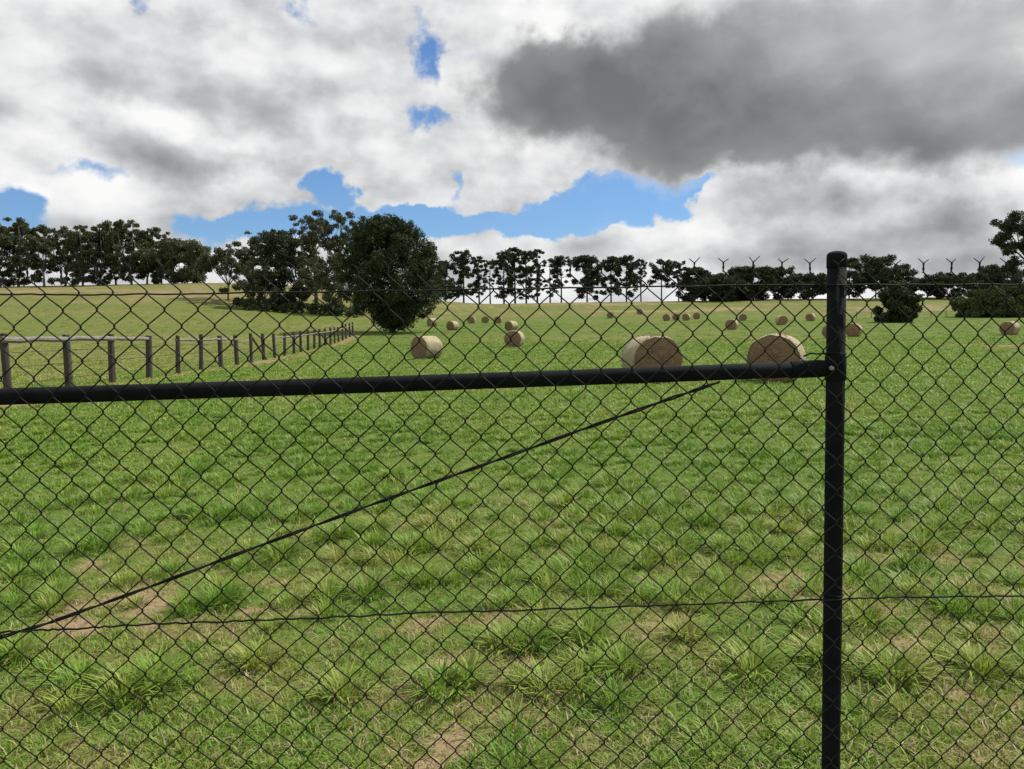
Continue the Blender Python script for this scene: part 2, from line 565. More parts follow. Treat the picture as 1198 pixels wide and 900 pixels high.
wire('top_wire', [(-700, 353), (0, 344.5), (130, 345), (300, 342.5), (480, 340), (740, 336), (900, 333.5), (1060, 333), (1198, 333), (1500, 331)], .0019, .004)
wire('tension_wire', [(-520, 760), (0, 739.5), (40, 738), (90, 735.5), (180, 730), (300, 726), (420, 721), (505, 716.5), (640, 713), (740, 709.5),
                      (860, 705), (975, 701.5), (1060, 698.5), (1198, 697), (1500, 694)], .0024, .009, .0018)
wire('brace_wire', [(-430, 905), (0, 746), (60, 728), (180, 685), (300, 640), (420, 596), (520, 560), (600, 532), (700, 496), (780, 468), (842, 447)],
     .0023, .016, .0005, strands=2)
# tie wires that bind the mesh to post and rail
for zc in (fp(974, 334).z, fp(974, 414, 0).z, fp(974, 700).z):
    c0 = Vector((pc.x, pc.y, zc))
    ring = [c0 + (FD * math.cos(t) + FN * math.sin(t)) * .0242 + Vector((0, 0, .002 * math.sin(t * 2))) for t in np.linspace(0, 6.3, 22)]
    mb = MB(); mb.tube(ring, .0015, 6); local(mb).build('tie_wire', M_wire, fence, True)
q0 = Vector((pc.x, pc.y, fp(974, 414, 0).z)) - FD * .026 - FN * .01
mb = MB(); mb.tube([q0, q0 - FD * .02 + Vector((0, 0, -.001)), q0 - FD * .042 + Vector((0, 0, .001)), q0 - FD * .06 + Vector((0, 0, -.006))], .002, 6)
local(mb).build('tie_wire', M_wire, fence, True)

# ------------------------------------------------------------------ timber post and rail fence
tf = empty('timber_fence', (fence_x(30), 30, 0), 'old weathered timber post and rail fence running up to the big round tree', 'fence')


def tl(v): return Vector(v) - Vector((fence_x(30), 30, 0))


YS = [Y for Y in np.arange(31 - 4 * 3.0, 92, 3.0)]
for k, Y in enumerate(YS):
    x = fence_x(Y) + random.uniform(-.05, .05); z = tz(x, Y)
    h = 1.50 + random.uniform(-.05, .06)
    rr = random.uniform(.085, .11)
    lx, ly = random.uniform(-.05, .05), random.uniform(-.03, .03)
    mb = MB()
    n = 10; hs = [-.3, 0, h * .4, h * .8, h]
    mb.tube([(x + lx * max(q, 0) / h, Y + ly * max(q, 0) / h, z + q) for q in hs], [rr * 1.08, rr * 1.05, rr, rr * .97, rr * .93], n)
    mb.v = [tl(v + Vector((random.uniform(-.008, .008), random.uniform(-.008, .008), random.uniform(-.015, .015)))) for v in mb.v]
    mb.build('post', M_timber, tf)


def trail(Y0, Y1, h, r):
    mb = MB(); P = []
    for t in range(9):
        Y = Y0 + (Y1 - Y0) * t / 8; x = fence_x(Y) + .02
        P.append(tl((x, Y, tz(fence_x(Y), Y) + h + random.uniform(-.02, .02))))
    mb.tube(P, [r * random.uniform(.9, 1.1) for _ in P], 10)
    return mb.build('rail', M_rail, tf)


trail(YS[0] - .3, YS[2], 1.40, .07); trail(YS[2] - .1, YS[3] + .15, 1.38, .065)
trail(YS[4] - .1, YS[6], 1.30, .05); trail(YS[6], YS[7] + .1, 1.28, .05)
for a in range(10, len(YS) - 1, 2):
    trail(YS[a], YS[min(a + 2, len(YS) - 1)], 1.2, .05)
mb = MB()
Ya = YS[8] + .4; Yb = YS[9] + .5
mb.tube([tl((fence_x(Ya) - .05, Ya, tz(fence_x(Ya), Ya) + 1.35)), tl((fence_x(Yb) + .05, Yb, tz(fence_x(Yb), Yb) - .05))], .06, 8)
mb.build('strut', M_timber, tf)
for h in (.35, .75, 1.1):
    mb = MB()
    mb.tube([tl((fence_x(Y) + .1, Y, tz(fence_x(Y), Y) + h)) for Y in YS], .006, 5)
    mb.build('wire', M_wire, tf)

# ------------------------------------------------------------------ far wire fence on the right
x0, x1, YF = at(985, 370, 150).x, at(1260, 370, 150).x, 150
wf = empty('wire_fence', (x0, YF, tz(x0, YF)), 'low wire paddock fence with short thin posts on the far right slope', 'fence')
o0 = Vector(wf.location)
xs = np.arange(x0, x1, 2.6)
for x in xs:
    y = YF - (x - x0) * .12; z = tz(x, y); mb = MB()
    mb.tube([(Vector((x, y, z + q)) - o0) for q in (-.1, .6, 1.15 + random.uniform(-.08, .08))], .055, 6)
    mb.build('post', M_timber, wf)
for h in (.5, .95):
    mb = MB()
    mb.tube([Vector((x, YF - (x - x0) * .12, tz(x, YF - (x - x0) * .12) + h)) - o0 for x in xs], .012, 4)
    mb.build('wire', M_wire, wf)

# ------------------------------------------------------------------ hay bales
def bale_materials():
    m1, nt, p = material('hay_bale_wrap')
    tc = N(nt, 'ShaderNodeTexCoord').outputs['Object']
    st = N(nt, 'ShaderNodeVectorMath', operation='MULTIPLY', ins={0: tc, 1: (1.5, 30, 1.5)}).outputs[0]
    f1 = noise(nt, st, 1.0, 5, .65); f2 = noise(nt, tc, 3, 5, .6); f3 = noise(nt, tc, 40, 3, .7)
    c = mixc(nt, mrange(nt, f1, .3, .7), (.27, .225, .13), (.43, .385, .255))
    c = mixc(nt, mrange(nt, f2, .48, .72, 0, .6), c, (.24, .20, .125))
    c = mixc(nt, mrange(nt, f3, .5, .75, 0, .45), c, (.19, .145, .08))
    nt.links.new(c, p.inputs['Base Color']); p.inputs['Roughness'].default_value = .9
    b = N(nt, 'ShaderNodeBump', ins={'Strength': .8, 'Distance': .03, 'Height': f3}); nt.links.new(b.outputs[0], p.inputs['Normal'])
    m2, nt, p = material('hay_bale_end')
    tc = N(nt, 'ShaderNodeTexCoord').outputs['Object']
    sx = N(nt, 'ShaderNodeSeparateXYZ', ins={0: tc})
    rr = N(nt, 'ShaderNodeMath', operation='SQRT', ins={0: N(nt, 'ShaderNodeMath', operation='ADD', ins={
        0: N(nt, 'ShaderNodeMath', operation='POWER', ins={0: sx.outputs[0], 1: 2.}).outputs[0],
        1: N(nt, 'ShaderNodeMath', operation='POWER', ins={0: sx.outputs[2], 1: 2.}).outputs[0]}).outputs[0]})
    w = noise(nt, tc, 5, 4, .6)
    ph = N(nt, 'ShaderNodeMath', operation='ADD', ins={0: N(nt, 'ShaderNodeMath', operation='MULTIPLY', ins={0: rr.outputs[0], 1: 95.}).outputs[0],
         1: mrange(nt, w, 0, 1, 0, 16)})
    sn = N(nt, 'ShaderNodeMath', operation='SINE', ins={0: ph.outputs[0]}).outputs[0]
    f3 = noise(nt, tc, 28, 5, .75)
    c = mixc(nt, mrange(nt, sn, -1, 1, 0, .55), (.17, .105, .055), (.30, .195, .11))
    c = mixc(nt, mrange(nt, f3, .45, .7, 0, .7), c, (.33, .235, .14))
    c = mixc(nt, mrange(nt, noise(nt, tc, 2.3, 4), .5, .72, 0, .6), c, (.11, .068, .038))
    nt.links.new(c, p.inputs['Base Color']); p.inputs['Roughness'].default_value = .95
    b = N(nt, 'ShaderNodeBump', ins={'Strength': 1., 'Distance': .05, 'Height': f3}); nt.links.new(b.outputs[0], p.inputs['Normal'])
    return m1, m2


M_wrap, M_end = bale_materials()


def bale_meshes(seed, rad=.675, length=1.22):
    """side and end meshes; axis along Y, end faces at -Y and +Y; base on z=0"""
    n, nl = 56, 14
    a = np.arange(n) / n * 2 * np.pi
    V = []
    def prof(an, y):
        r = rad * (1 + .020 * np.sin(3 * an + seed) + .012 * np.sin(7 * an + 2 * seed))
        r = r + .03 * (vnoise(an * 4 + seed * 9, np.full_like(an, y * 4 + seed), 81) - .5)
        x = np.sin(an) * r * 1.03; z = -np.cos(an) * r
        z = np.maximum(z, -rad * .955)                       # sits flat under its weight
        return x, z + rad * .95
    me_faces = []
    ys = np.linspace(-length / 2, length / 2, nl)
    for y in ys:
        e = 1 - .045 * np.clip((abs(y) - length * .40) / (length * .10), 0, 1) ** 2
        x, z = prof(a, y)
        V += [(xx * e, y, (zz - rad * .95) * e + rad * .95) for xx, zz in zip(x, z)]
    for i_ in range(nl - 1):
        for k in range(n):
            me_faces.append((i_ * n + k, i_ * n + (k + 1) % n, (i_ + 1) * n + (k + 1) % n, (i_ + 1) * n + k))
    # loose straws standing off the surface
    rs = random.Random(seed)
    for _ in range(900):
        an = rs.uniform(0, 2 * math.pi); y = rs.choice([-1, 1]) * length / 2 * (1 - rs.random() ** 3 * .9)
        x = math.sin(an) * rad; z = -math.cos(an) * rad + rad * .95
        if z < .03: continue
        out = Vector((math.sin(an), rs.uniform(-.9, .9), -math.cos(an))) * rs.uniform(.03, .09)
        b0 = Vector((x, y, z)) * 1.0; side = Vector((math.cos(an), rs.uniform(-1, 1), math.sin(an))) * .006
        q = len(V); V += [tuple(b0 - out * .3 - side), tuple(b0 - out * .3 + side), tuple(b0 + out + Vector((rs.uniform(-.04, .04), 0, rs.uniform(-.05, .02))))]
        me_faces.append((q, q + 1, q + 2))
    side_me = bpy.data.meshes.new('bale_side'); side_me.from_pydata([tuple(map(float, v)) for v in V], [], me_faces)
    side_me.materials.append(M_wrap)
    side_me.polygons.foreach_set('use_smooth', np.ones(len(side_me.polygons), bool)); side_me.update()
    ends = []
    for sgn in (-1, 1):
        rings = [1, .93, .8, .62, .45, .28, .12]
        EV = []; EF = []
        e = .955
        x, z = prof(a, sgn * length / 2)
        zc = rad * .95
        for q, s_ in enumerate(rings):
            bulge = .055 * (1 - s_ ** 2) + .014 * math.sin(q * 2.4 + seed)
            jit = .03 * (vnoise(a * 5 + q * 3, np.full_like(a, seed + q * 1.7), 83) - .5) * (0 if q == 0 else 1)
            EV += [(xx * e * s_, sgn * (length / 2 + bulge * (0 if q == 0 else 1) + float(j_)), (zz - zc) * e * s_ + zc) for xx, zz, j_ in zip(x, z, jit)]
        for q in range(len(rings) - 1):
            for k in range(n):
                f = (q * n + k, q * n + (k + 1) % n, (q + 1) * n + (k + 1) % n, (q + 1) * n + k)
                EF.append(f if sgn < 0 else f[::-1])
        EF.append(tuple((len(rings) - 1) * n + k for k in range(n))[::1 if sgn < 0 else -1])
        for _ in range(260):
            an = rs.uniform(0, 2 * math.pi); rr_ = rad * math.sqrt(rs.random()) * .97
            c0 = Vector((math.sin(an) * rr_, sgn * (length / 2 + .03), max(.03, -math.cos(an) * rr_ + zc)))
            dv = Vector((rs.uniform(-1, 1), sgn * rs.uniform(.3, 1), rs.uniform(-1, .4))) * rs.uniform(.03, .08)
            sd = Vector((rs.uniform(-1, 1), 0, rs.uniform(-1, 1))) * .006
            q = len(EV); EV += [tuple(c0 - sd), tuple(c0 + sd), tuple(c0 + dv)]; EF.append((q, q + 1, q + 2))
        me_ = bpy.data.meshes.new('bale_end'); me_.from_pydata([tuple(map(float, v)) for v in EV], [], EF)
        me_.materials.append(M_end); me_.update(); ends.append(me_)
    return side_me, ends


KINDS = [bale_meshes(1), bale_meshes(2), bale_meshes(3)]
# photo column, distance, turn of the axis away from the sight line (degrees, + = front end turned to the left), label
BALES = [
    (762, 22.0, -18, 'big round hay bale above the fence rail, its pale side showing on the left'),
    (908, 21.6, 7, 'big round hay bale above the fence rail, facing squarely, left of the steel post'),
    (499, 45, 46, 'round hay bale lying side-on in front of the big round tree'),
    (602, 63, 14, 'brown round hay bale in mid field directly in front of a darker bale'),
    (598.5, 108, 40, 'half hidden round hay bale right behind the mid field bale'),
    (530, 112, 38, 'far bale with dark end and bright side, right of the big round tree'),
    (552, 148, 8, 'leftmost of three small pale bales in a row under the tall pines'),
    (568, 150, -5, 'middle of three small pale bales in a row under the tall pines'),
    (583, 149, 5, 'rightmost of three small pale bales in a row under the tall pines'),
    (714, 165, 0, 'lone tiny dark bale in the far field under the pair of tall pines'),
    (749, 178, 10, 'tiny faint bale at the foot of the dry slope left of the row of four'),
    (780, 150, 6, 'first bale from the left of the far row of four under the dark pine wood'),
    (791, 152, -4, 'second bale from the left of the far row of four, touching its neighbour'),
    (803, 150, 12, 'third bale from the left of the far row of four, under the barbed top'),
    (815, 156, 0, 'smallest bale at the right end of the far row of four'),
    (856, 99, 12, 'round hay bale with bright top in far field above the squarely facing big bale'),
    (869, 145, -6, 'small dark bale close behind the bale with the bright top'),
    (914, 113, -22, 'far bale with its pale side turned left, above the squarely facing big bale'),
    (948, 135, 15, 'small far bale just left of the steel post'),
    (972, 74, 10, 'round hay bale almost hidden behind the steel post'),
    (999, 78, 10, 'round hay bale just right of the steel post'),
    (1181, 76, 22, 'round hay bale at the right edge of the field under the shrubs'),
    (506, 128, 60, 'tiny pale bale peeping out beside the lower right of the big round tree'),
]
for k, (px, Y, turn, lab) in enumerate(BALES):
    x = ray(px, 400).x * Y
    sight = math.atan2(x, Y)
    o = empty('hay_bale', (x, Y, tz(x, Y) - .03), lab, 'hay bale', 'round hay bales lying in the pasture', -sight - R(turn))
    sm, ends = KINDS[k % 3]
    for nm, me_ in (('bale_side', sm), ('bale_end', ends[0]), ('bale_end', ends[1])):
        c_ = bpy.data.objects.new(nm, me_); COL.objects.link(c_); c_.parent = o


# ------------------------------------------------------------------ trees
def leaves(clumps, n_of, size, droop=0.0, seed=0):
    """clumps: (centre, rx, rz); returns quads scattered through every clump's volume"""
    r_ = np.random.default_rng(seed)
    Vs = []
    for (c, rx, rz) in clumps:
        n = max(6, int(n_of(rx, rz)))
        d = r_.normal(size=(n, 3)); d /= np.linalg.norm(d, axis=1)[:, None]
        rad_ = r_.uniform(0, 1, n) ** .42 * r_.uniform(.75, 1.12, n)
        P = np.array(c)[None] + d * rad_[:, None] * np.array([rx, rx, rz])[None]
        u = r_.normal(size=(n, 3)); u[:, 2] = u[:, 2] * .7 - droop; u /= np.linalg.norm(u, axis=1)[:, None]
        w = np.cross(u, r_.normal(size=(n, 3))); w /= np.linalg.norm(w, axis=1)[:, None]
        s_ = size * r_.uniform(.55, 1.3, n)[:, None]
        Vs.append(np.stack([P - u * s_ * .6, P + w * s_ * .34, P + u * s_ * .6, P - w * s_ * .34], 1))
    V = np.concatenate(Vs).reshape(-1, 3)
    return V, np.arange(len(V)).reshape(-1, 4)


def tree(name, kind, px, top, wpx, Y, label, cat='tree', group=None, seed=1, low=None, dens=1.0, lean=0.0, fol=None, bark=None):
    rs = random.Random(seed * 7919 + 13)
    x = ray(px, 380).x * Y
    zg = tz(x, Y)
    H = at(px, top, Y).z - zg
    Wd = wpx / F * Y
    pxm = Y / F                                   # metres per photo pixel at that distance
    o = empty(name, (x, Y, zg - .05), label, cat, group)
    clumps = []; mb = MB()
    br = max(H * .016, pxm * .55)
    hw = Wd / 2
    U = rs.uniform
    if kind == 'gum':                             # forked trunk, limbs, broken crown of many small clumps
        lo = low if low is not None else U(.10, .22)
        fork = H * (lo + U(.06, .14))
        fp_ = Vector((U(-.05, .05) * H, 0, fork))
        mb.tube([(0, 0, -.4), (fp_.x * .2, 0, fork * .5), fp_], [br * 1.25, br, br * .85], 8)
        nl = rs.randint(6, 8)
        gaps = [Vector((U(-.8, .8) * hw, 0, H * U(lo + .05, .85))) for _ in range(5)]
        segs = []
        for l in range(nl):
            an = 2 * math.pi * (l + U(-.3, .3)) / nl
            reach = hw * U(.4, .8); hh = H * U(.62, .88)
            if l == 0: reach *= .3; hh = H * .90
            tip = Vector((math.cos(an) * reach, math.sin(an) * reach, hh))
            midp = fp_.lerp(tip, .5) + Vector((math.cos(an), math.sin(an), 0)) * hw * U(.05, .2)
            mb.tube([fp_ - Vector((0, 0, .3)), midp, tip], [br * .6, br * .4, br * .13], 6)
            segs += [(fp_, midp), (midp, tip)]
            for _ in range(5):
                r = hw * U(.12, .22); e = tip + Vector((U(-1, 1), U(-1, 1), U(-1.0, .5))) * hw * .34
                e.z = min(e.z, H - r * .6); clumps.append((e, r, r * U(.6, .9)))
        ncl = int(50 * dens)
        for q in range(ncl):
            a_, b_ = rs.choice(segs); t = U(0, 1)
            b0 = a_.lerp(b_, t)
            e = b0 + Vector((U(-1, 1) * hw * .6, U(-1, 1) * hw * .6, U(-.24, .10) * H))
            e.z = max(H * lo, min(e.z, H * .955))
            tt = (e.z / H - lo) / (1 - lo)
            lim = hw * float(np.interp(tt, [0, .2, .5, .8, 1], [.45, .8, 1, .85, .45])) * .9
            rad_ = math.hypot(e.x, e.y)
            if rad_ > lim: e.x *= lim / rad_; e.y *= lim / rad_
            if any((e - Vector((g.x, e.y, g.z))).length < hw * .2 for g in gaps): continue
            mb.tube([b0, e], [br * .2, br * .07], 5)
            r = hw * U(.11, .22)
            clumps.append((e, r, r * U(.55, .95)))
        mat, size = fol or M_gum, pxm * 1.9
        nf = lambda rx, rz: min(dens, 1.2) * 24 * (rx * rx * rz) ** .66 / (pxm ** 2) * .34 + 4
        droop = .6
    elif kind == 'pine':                          # straight trunk, separate tiers of needle clumps
        lo = low if low is not None else U(.12, .3)
        mb.tube([(0, 0, -.4), (U(-.1, .1), 0, H * .5), (U(-.2, .2), 0, H * .96)], [br * 1.15, br * .8, br * .2], 8)
        gaps = [(U(-.7, .7) * hw, H * U(lo + .05, .8)) for _ in range(4)]
        for q in range(int(74 * dens)):
            t = lo + (1 - lo) * U(0, 1) ** .85
            tt = (t - lo) / (1 - lo)
            wd = hw * float(np.interp(tt, [0, .12, .4, .62, .8, .93, 1], [.75, .95, .85, .82, .95, .75, .3]))
            an = U(0, 2 * math.pi); rc = wd * math.sqrt(U(.02, 1)) * .9
            r = hw * U(.15, .28)
            c_ = Vector((math.cos(an) * rc, math.sin(an) * rc, min(H * t, H - r * .5)))
            if tt < .85 and any(math.hypot(c_.x - gx, c_.z - gz) < hw * .24 for gx, gz in gaps): continue
            mb.tube([(0, 0, c_.z - rc * .2), c_], [br * .28, br * .08], 5)
            clumps.append((c_, r, r * U(.6, .95)))
        mat, size = fol or M_pine, pxm * 1.9
        nf = lambda rx, rz: 24 * (rx * rx * rz) ** .66 / (pxm ** 2) * .38 + 4
        droop = .1
    elif kind == 'cypress':                       # dense broad egg of many small tufts, foliage almost to the ground
        lo = .10
        mb.tube([(0, 0, -.4), (0, 0, H * .12), (.1, 0, H * .5), (0, 0, H * .9)], [br * 2.0, br * 1.6, br * .9, br * .2], 10)
        lobes = [(Vector((0, 0, H * z_)), hw * r_) for z_, r_ in ((.2, .38), (.35, .55), (.5, .6), (.65, .52), (.8, .4))]
        for l in range(64):
            t = (l + U(0, 1)) / 64
            prof = float(np.interp(t, [0, .08, .2, .32, .45, .6, .75, .88, .96, 1], [.28, .52, .86, 1.0, 1.02, .95, .82, .64, .40, .15]))
            an = l * 2.399 + U(-.4, .4)
            Rl = hw * U(.19, .31)
            rc = max(0, hw * prof * U(.84, 1.06) - Rl)
            sh = hw * float(np.interp(t, [0, .3, .6, 1], [.02, .08, .0, -.16]))
            c_ = Vector((math.cos(an) * rc + sh, math.sin(an) * rc * .95, min(H * (.085 + .915 * t), H - Rl * .75)))
            lobes.append((c_, Rl))
            mb.tube([(0, 0, c_.z * .8), c_], [br * .35, br * .1], 5)
        for li, (c_, Rl) in enumerate(lobes):
            clumps.append((c_, Rl * .85, Rl * .75))
            for q in range(10 if li > 4 else 4):
                d_ = Vector((U(-1, 1), U(-1, 1), U(-.8, 1))).normalized()
                r = Rl * U(.26, .42)
                e = c_ + Vector((d_.x, d_.y, d_.z * .85)) * (Rl * .82)
                if e.z > H * .04: clumps.append((e, r, r * U(.7, 1)))
        mat, size = fol or M_cyp, pxm * 1.9
        nf = lambda rx, rz: 30 + 62 * (rx / pxm / 5) ** 2
        droop = -.3
    else:                                         # shrub: low dome of leaf clumps
        for l in range(7):
            an = U(0, 6.28); mb.tube([(0, 0, -.2), (math.cos(an) * hw * .3, math.sin(an) * hw * .3, H * .4), (math.cos(an) * hw * .6, math.sin(an) * hw * .6, H * .75)], [br, br * .6, br * .2], 5)
        for l in range(60):
            t = U(.02, .92); an = U(0, 2 * math.pi)
            rc = hw * math.sqrt(max(0, 1 - max(0, t - .15) ** 2 * 1.2)) * math.sqrt(rs.random()) * .86
            r = hw * U(.17, .28)
            clumps.append((Vector((math.cos(an) * rc, math.sin(an) * rc, max(r * .4, min(H * t, H - r * .6)))), r, r * U(.7, .95)))
        mat, size = fol or M_bush, pxm * 2.2
        nf = lambda rx, rz: dens * 30 * (rx * rx * rz) ** .66 / (pxm ** 2) * .5
        droop = .2
    V_, Q_ = leaves(clumps, nf, size, droop, seed)
    mb.build('trunk', bark or (M_palebark if kind == 'gum' else M_bark), o, True)
    link_mesh('crown', np_quads('crown', V_, Q_), mat, o)
    return o


GL = 'gum trees along the crest of the left hill'
L = [
    (3, 259, 44, 232, 'gum tree cut by the left edge of the picture on the left hill'),
    (24, 254, 40, 238, 'tallest dense gum tree near the left edge of the left hill row'),
    (54, 262, 36, 234, 'gum tree just right of the tallest one in the left hill row'),
    (79, 264, 36, 240, 'thin gum tree with sky gaps, left of the rounded dark crown on the left hill'),
    (99, 263, 32, 233, 'narrow gum tree under the left side of the rounded dark crown on the left hill'),
    (118, 257, 36, 236, 'gum tree with a rounded dark crown in the middle of the left hill row'),
    (138, 263, 32, 241, 'see-through gum tree with slim trunks between two taller crowns on the left hill'),
    (156, 257, 40, 234, 'tall wide-topped gum tree right of the middle of the left hill row'),
    (174, 264, 32, 238, 'gum tree where the left hill row starts to slope down to the right'),
    (191, 273, 36, 236, 'lower dense gum tree just left of the broad end tree on the left hill'),
    (215, 283, 62, 231, 'broad low gum tree with leaning trunk at the right end of the left hill row'),
]
for k, (px, top, w, Y, lab) in enumerate(L):
    tree('gum_tree', 'gum', px, top - 2, w * 1.32, Y, lab, 'tree', GL, seed=100 + k, lean=.0, dens=1.45, low=.05 if k % 2 else .10)
GM = 'gum trees behind the timber fence'
Mx = [
    ('gum', 268, 291, 52, 172, 'low bushy gum tree at the left end of the group behind the timber fence', .2, .95),
    ('gum', 297, 267, 46, 166, 'slender gum tree with bare stem and flat tuft on top, behind the timber fence', .55, .8),
    ('pine', 328, 269, 52, 160, 'pointed dense dark tree in the middle of the group behind the timber fence', .1, 1.25),
    ('gum', 352, 284, 54, 165, 'rounded dark tree between the pointed tree and the tall wispy gums', .2, .95),
    ('gum', 371, 241, 50, 170, 'tall wispy gum tree leaning left above the group, left of the big round tree', .45, .85),
    ('gum', 399, 239, 46, 174, 'tall wispy gum tree directly behind the left side of the big round tree', .45, .85),
    ('gum', 386, 296, 62, 156, 'low dark spreading tree at the foot of the two tall wispy gums', .18, .95),
    ('gum', 307, 304, 56, 158, 'low dense tree under the slender flat-topped gum', .15, .95),
]
for k, (kd, px, top, w, Y, lab, low, dn) in enumerate(Mx):
    tree('conifer_tree' if kd == 'pine' else 'gum_tree', kd, px, top, w * 1.12, Y, lab, 'tree', GM, seed=200 + k, low=low, dens=dn)
# undergrowth below that group: reads as one dark mass
cl = []
rs = random.Random(5)
ux = ray(340, 380).x * 150
for k in range(150):
    px = rs.uniform(276, 425); Y = rs.uniform(152, 168)
    x = ray(px, 380).x * Y
    r = rs.uniform(.5, 1.15)
    cl.append((Vector((x, Y, tz(x, Y) + rs.uniform(.1, 1.5))), r, r * .8))
V_, Q_ = leaves(cl, lambda a, b: 90, .36, .2, 4)
und = link_mesh('undergrowth', np_quads('undergrowth', V_, Q_), M_cyp)
tag(und, 'dark undergrowth along the foot of the trees behind the timber fence', 'undergrowth', kind='stuff')

tree('cypress_tree', 'cypress', 459, 253, 138, 99, 'huge dense dark round tree at the end of the timber fence', 'tree', None, seed=301)

GP = 'old pines in a row along the far ridge'
P = [
    (522, 306, 28, .10, 1.1, 'short dense pine half hidden by the right side of the big round tree'),
    (543, 293, 32, .15, 1.1, 'tall full-crowned pine next to the short one beside the big round tree'),
    (561, 300, 22, .15, .85, 'narrow pine between the tall full-crowned pine and the bare thin tree'),
    (574, 305, 18, .45, .40, 'almost bare thin tree left of the dense dark ridge pine'),
    (590, 294, 30, .08, 1.2, 'dense dark pine with foliage to the ground, left of the tallest ridge pine'),
    (603, 290, 26, .35, .95, 'tallest pine of the ridge with a high crown'),
    (616, 294, 24, .10, 1.1, 'straight pine with low branches right of the tallest pine'),
    (629, 292, 22, .12, .8, 'slim pine with a small round cap and a gap below it'),
    (644, 302, 20, .15, .55, 'sparse pine with dead boughs left of the umbrella-shaped pine'),
    (657, 300, 28, .30, .70, 'umbrella-shaped pine with a clear straight trunk and see-through crown'),
    (687, 300, 38, .08, 1.15, 'cone-shaped full pine standing apart in the middle of the ridge row'),
    (715, 300, 28, .12, 1.05, 'left tree of the pair of tall pines right of the cone-shaped pine'),
    (733, 300, 32, .15, .95, 'right tree of the pair of tall pines right of the cone-shaped pine'),
    (750, 304, 16, .30, .7, 'thin pine close to the right of the pair of tall pines'),
    (774, 303, 30, .35, .8, 'umbrella-shaped pine at the right end of the open row, left of the dark pine wood'),
    (794, 305, 26, .15, .6, 'sparse ragged pine touching the left end of the dark pine wood'),
]
for k, (px, top, w, low, dn, lab) in enumerate(P):
    tree('pine_tree', 'pine', px, top, w * 1.08, 248 + (k % 3) * 3, lab, 'tree', GP, seed=400 + k, low=low, dens=dn)
GW = 'dark trees of the wood on the ridge left of the steel post'
Wd_ = [
    ('pine', 812, 314, 28, 246, .02, 1.5, 'taller dark pine at the left end of the wood on the ridge'),
    ('gum', 838, 321, 44, 243, .02, 2.0, 'low rounded dark tree second in the wood on the ridge'),
    ('pine', 867, 313, 32, 246, .02, 1.5, 'pointed dark pine in the middle of the wood on the ridge'),
    ('pine', 891, 314, 36, 244, .02, 1.6, 'broad dark pine right of the pointed one in the wood on the ridge'),
    ('gum', 916, 312, 38, 247, .06, 1.1, 'see-through pale-branched tree in the wood on the ridge'),
    ('gum', 946, 321, 46, 243, .02, 2.0, 'low dark tree of the wood just left of the steel post'),
    ('gum', 853, 328, 36, 240, .02, 2.0, 'lowest dark tree between the rounded tree and the pointed pine of the wood'),
    ('pine', 993, 303, 36, 244, .08, 1.2, 'dark pine rising just right of the steel post'),
]
for k, (kd, px, top, w, Y, low, dn, lab) in enumerate(Wd_):
    tree('pine_tree' if kd == 'pine' else 'dark_tree', kd, px, top, w * (1.1 if low > .04 else 1.4), Y, lab, 'tree', GW, seed=500 + k, low=low, dens=dn, fol=M_pine)
GR = 'trees on the right side of the ridge'
Rt = [
    ('gum', 1024, 299, 58, 236, .3, 1.1, 'wide open-crowned tree behind the round dark bush right of the steel post'),
    ('gum', 1052, 308, 38, 240, .3, .8, 'pale see-through tree directly above the round dark bush'),
    ('gum', 1084, 324, 40, 243, .12, 1.4, 'small low dark tree right of the round dark bush'),
    ('gum', 1109, 319, 50, 238, .12, 1.5, 'dome-shaped dark tree on the ridge at the right'),
    ('gum', 1146, 311, 40, 200, .15, 1.4, 'pointed dark tree left of the tall tree at the right edge'),
    ('gum', 1172, 305, 54, 170, .2, 1.5, 'dense dark tree at the foot of the tall tree at the right edge'),
    ('gum', 1204, 236, 74, 150, .3, 1.25, 'tallest tree at the right edge of the picture with separate leaf clumps'),
]
for k, (kd, px, top, w, Y, low, dn, lab) in enumerate(Rt):
    tree('dark_tree', kd, px, top, w * 1.1, Y, lab, 'tree', GR, seed=600 + k, low=low, dens=dn, fol=M_pine)
B = [
    (1051, 329, 50, 122, 'round dark green bush standing alone in the field right of the steel post'),
    (1142, 338, 52, 146, 'left shrub of the low green thicket at the right edge'),
    (1172, 335, 50, 143, 'middle shrub of the low green thicket at the right edge'),
    (1204, 333, 56, 145, 'right shrub of the low green thicket, cut by the picture edge'),
]
for k, (px, top, w, Y, lab) in enumerate(B):
    tree('shrub', 'shrub', px, top, w * 1.08, Y, lab, 'shrub', 'shrubs on the right of the pasture' if k else None, seed=700 + k, dens=1.3,
         fol=M_cyp if k == 0 else None)

# ------------------------------------------------------------------ sky and light
SUN_AZ, SUN_EL, EXPOSURE = 62, 54, .35
w = bpy.data.worlds.new('World'); S.world = w; w.use_nodes = True
nt = w.node_tree
bg = nt.nodes['Background']
sky = N(nt, 'ShaderNodeTexSky', sky_type='NISHITA')
sky.sun_disc = False; sky.sun_elevation = R(SUN_EL); sky.sun_rotation = R(SUN_AZ)
sky.air_density = 1.0; sky.dust_density = .35; sky.ozone_density = 2.2
tc = N(nt, 'ShaderNodeTexCoord').outputs['Generated']
sp = N(nt, 'ShaderNodeSeparateXYZ', ins={0: tc})
def mth(op, a, b=0.0, c=0.0):
    return N(nt, 'ShaderNodeMath', operation=op, ins={0: a, 1: b, 2: c}).outputs[0]
az = mth('ARCTAN2', sp.outputs[0], sp.outputs[1]); el = mth('ARCSINE', sp.outputs[2])
PV = N(nt, 'ShaderNodeCombineXYZ', ins={0: az, 1: el, 2: 0.0}).outputs[0]
